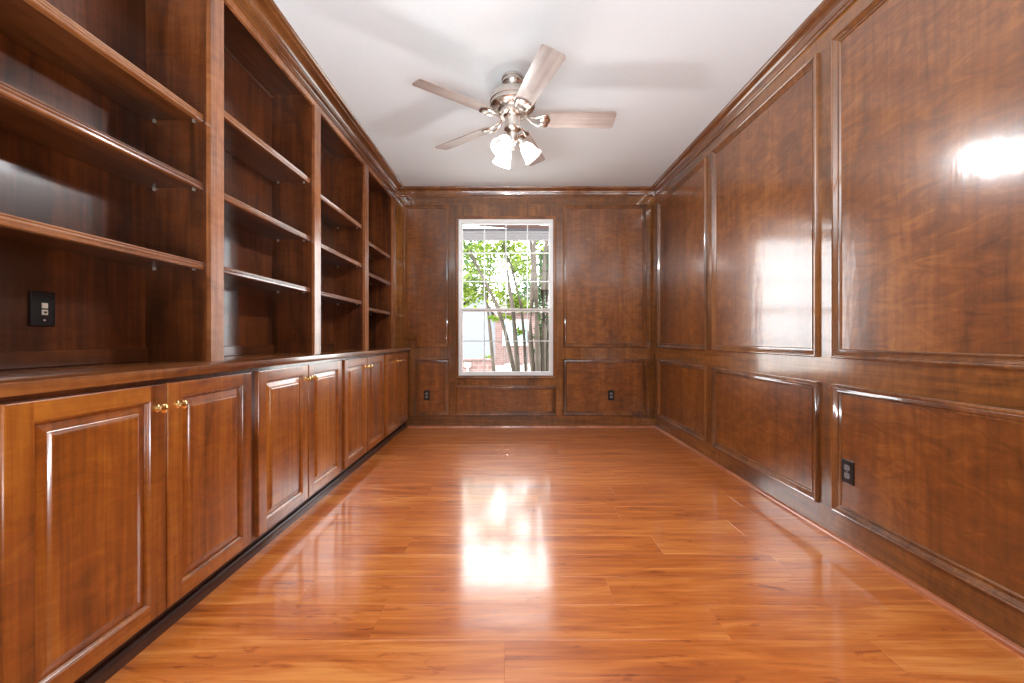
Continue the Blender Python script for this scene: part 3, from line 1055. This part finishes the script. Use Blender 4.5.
G0 = -.3
tree('slender tree with one thin leaning trunk in front of the white house', px(496, 400, 9.2), [
    stem([(497, 412), (494, 371), (490, 330), (487, 300), (481, 275), (473, 260), (464, 246)], 9.2, .05, .02),
    stem([(487, 300), (490, 275), (491, 250)], 9.2, .03, .015)],
    [(px(478, 272, 9.2), (.55, .4, .38), 260), (px(497, 290, 9.2), (.36, .4, .22), 130), (px(470, 292, 9.4), (.5, .4, .38), 300), (px(470, 250, 9.2), (.5, .4, .28), 180)], leaf_a, .06)
tree('tree with several brown leaning trunks in the middle of the window view', px(518, 405, 7.5), [
    stem([(519, 412), (514, 371), (506, 335), (499, 310), (487, 285), (478, 268), (470, 250)], 7.5, .05, .018),
    stem([(520, 412), (518, 371), (515, 335), (513, 310), (509, 285), (506, 260), (504, 235)], 7.4, .06, .022),
    stem([(526, 412), (526, 371), (524, 335), (521, 305), (516, 285), (511, 265), (500, 240)], 7.6, .04, .018)],
    [(px(494, 250, 7.6), (.42, .35, .22), 220), (px(512, 246, 7.6), (.28, .5, .16), 90), (px(505, 300, 7.8), (.35, .4, .16), 150), (px(520, 305, 7.8), (.3, .4, .16), 130),
     (px(520, 270, 7.8), (.35, .4, .25), 120), (px(500, 318, 7.8), (.3, .3, .06), 70), (px(520, 332, 7.8), (.22, .3, .06), 40)], leaf_a, .055)
tree('cluster of thick upright trunks by the right edge of the window', px(541, 400, 7), [
    stem([(534, 412), (533, 371), (530, 335), (532, 300), (533, 265), (530, 235)], 7.0, .055, .03),
    stem([(538, 412), (538, 371), (537, 330), (536, 290), (534, 250), (536, 225)], 6.9, .055, .03),
    stem([(543, 412), (543, 371), (544, 330), (543, 290), (545, 255), (549, 225)], 7.0, .06, .03),
    stem([(548, 412), (548, 371), (547, 330), (547, 290), (549, 250), (553, 225)], 7.1, .045, .025)],
    [(px(541, 300, 7.2), (.22, .25, .35), 170), (px(549, 262, 7.2), (.22, .25, .25), 120), (px(528, 290, 7.2), (.18, .25, .25), 70), (px(545, 340, 7.25), (.22, .25, .5), 420)], leaf_b, .05)
tree('dense leafy tree far behind, at the left edge of the window', px(465, 360, 22), [stem([(463, 362), (463, 300)], 22, .2, .1)],
    [(px(464, 292, 22), (1.3, 1.2, 1.0), 420), (px(474, 268, 24), (1.6, 1.2, 1.0), 260), (px(466, 246, 24), (1.4, 1.2, .8), 220)], leaf_b, .17)
tree('tall pale green tree behind the brick house', px(541, 350, 30), [stem([(540, 352), (541, 250)], 30, .25, .1)],
    [(px(541, 300, 30), (2.4, 2, 2.6), 600), (px(520, 262, 30), (1.4, 1.5, 1.2), 200), (px(548, 250, 30), (1.3, 1.5, 1.4), 200)], leaf_a, .24)
tree('small bright shrub growing over the end of the garden wall', px(488, 366, 10.6), [stem([(488, 378), (488, 362)], 10.6, .02, .01)],
    [(px(488, 360, 10.6), (.16, .15, .14), 90)], leaf_a, .05, 'shrubs beyond the window', 'shrub')
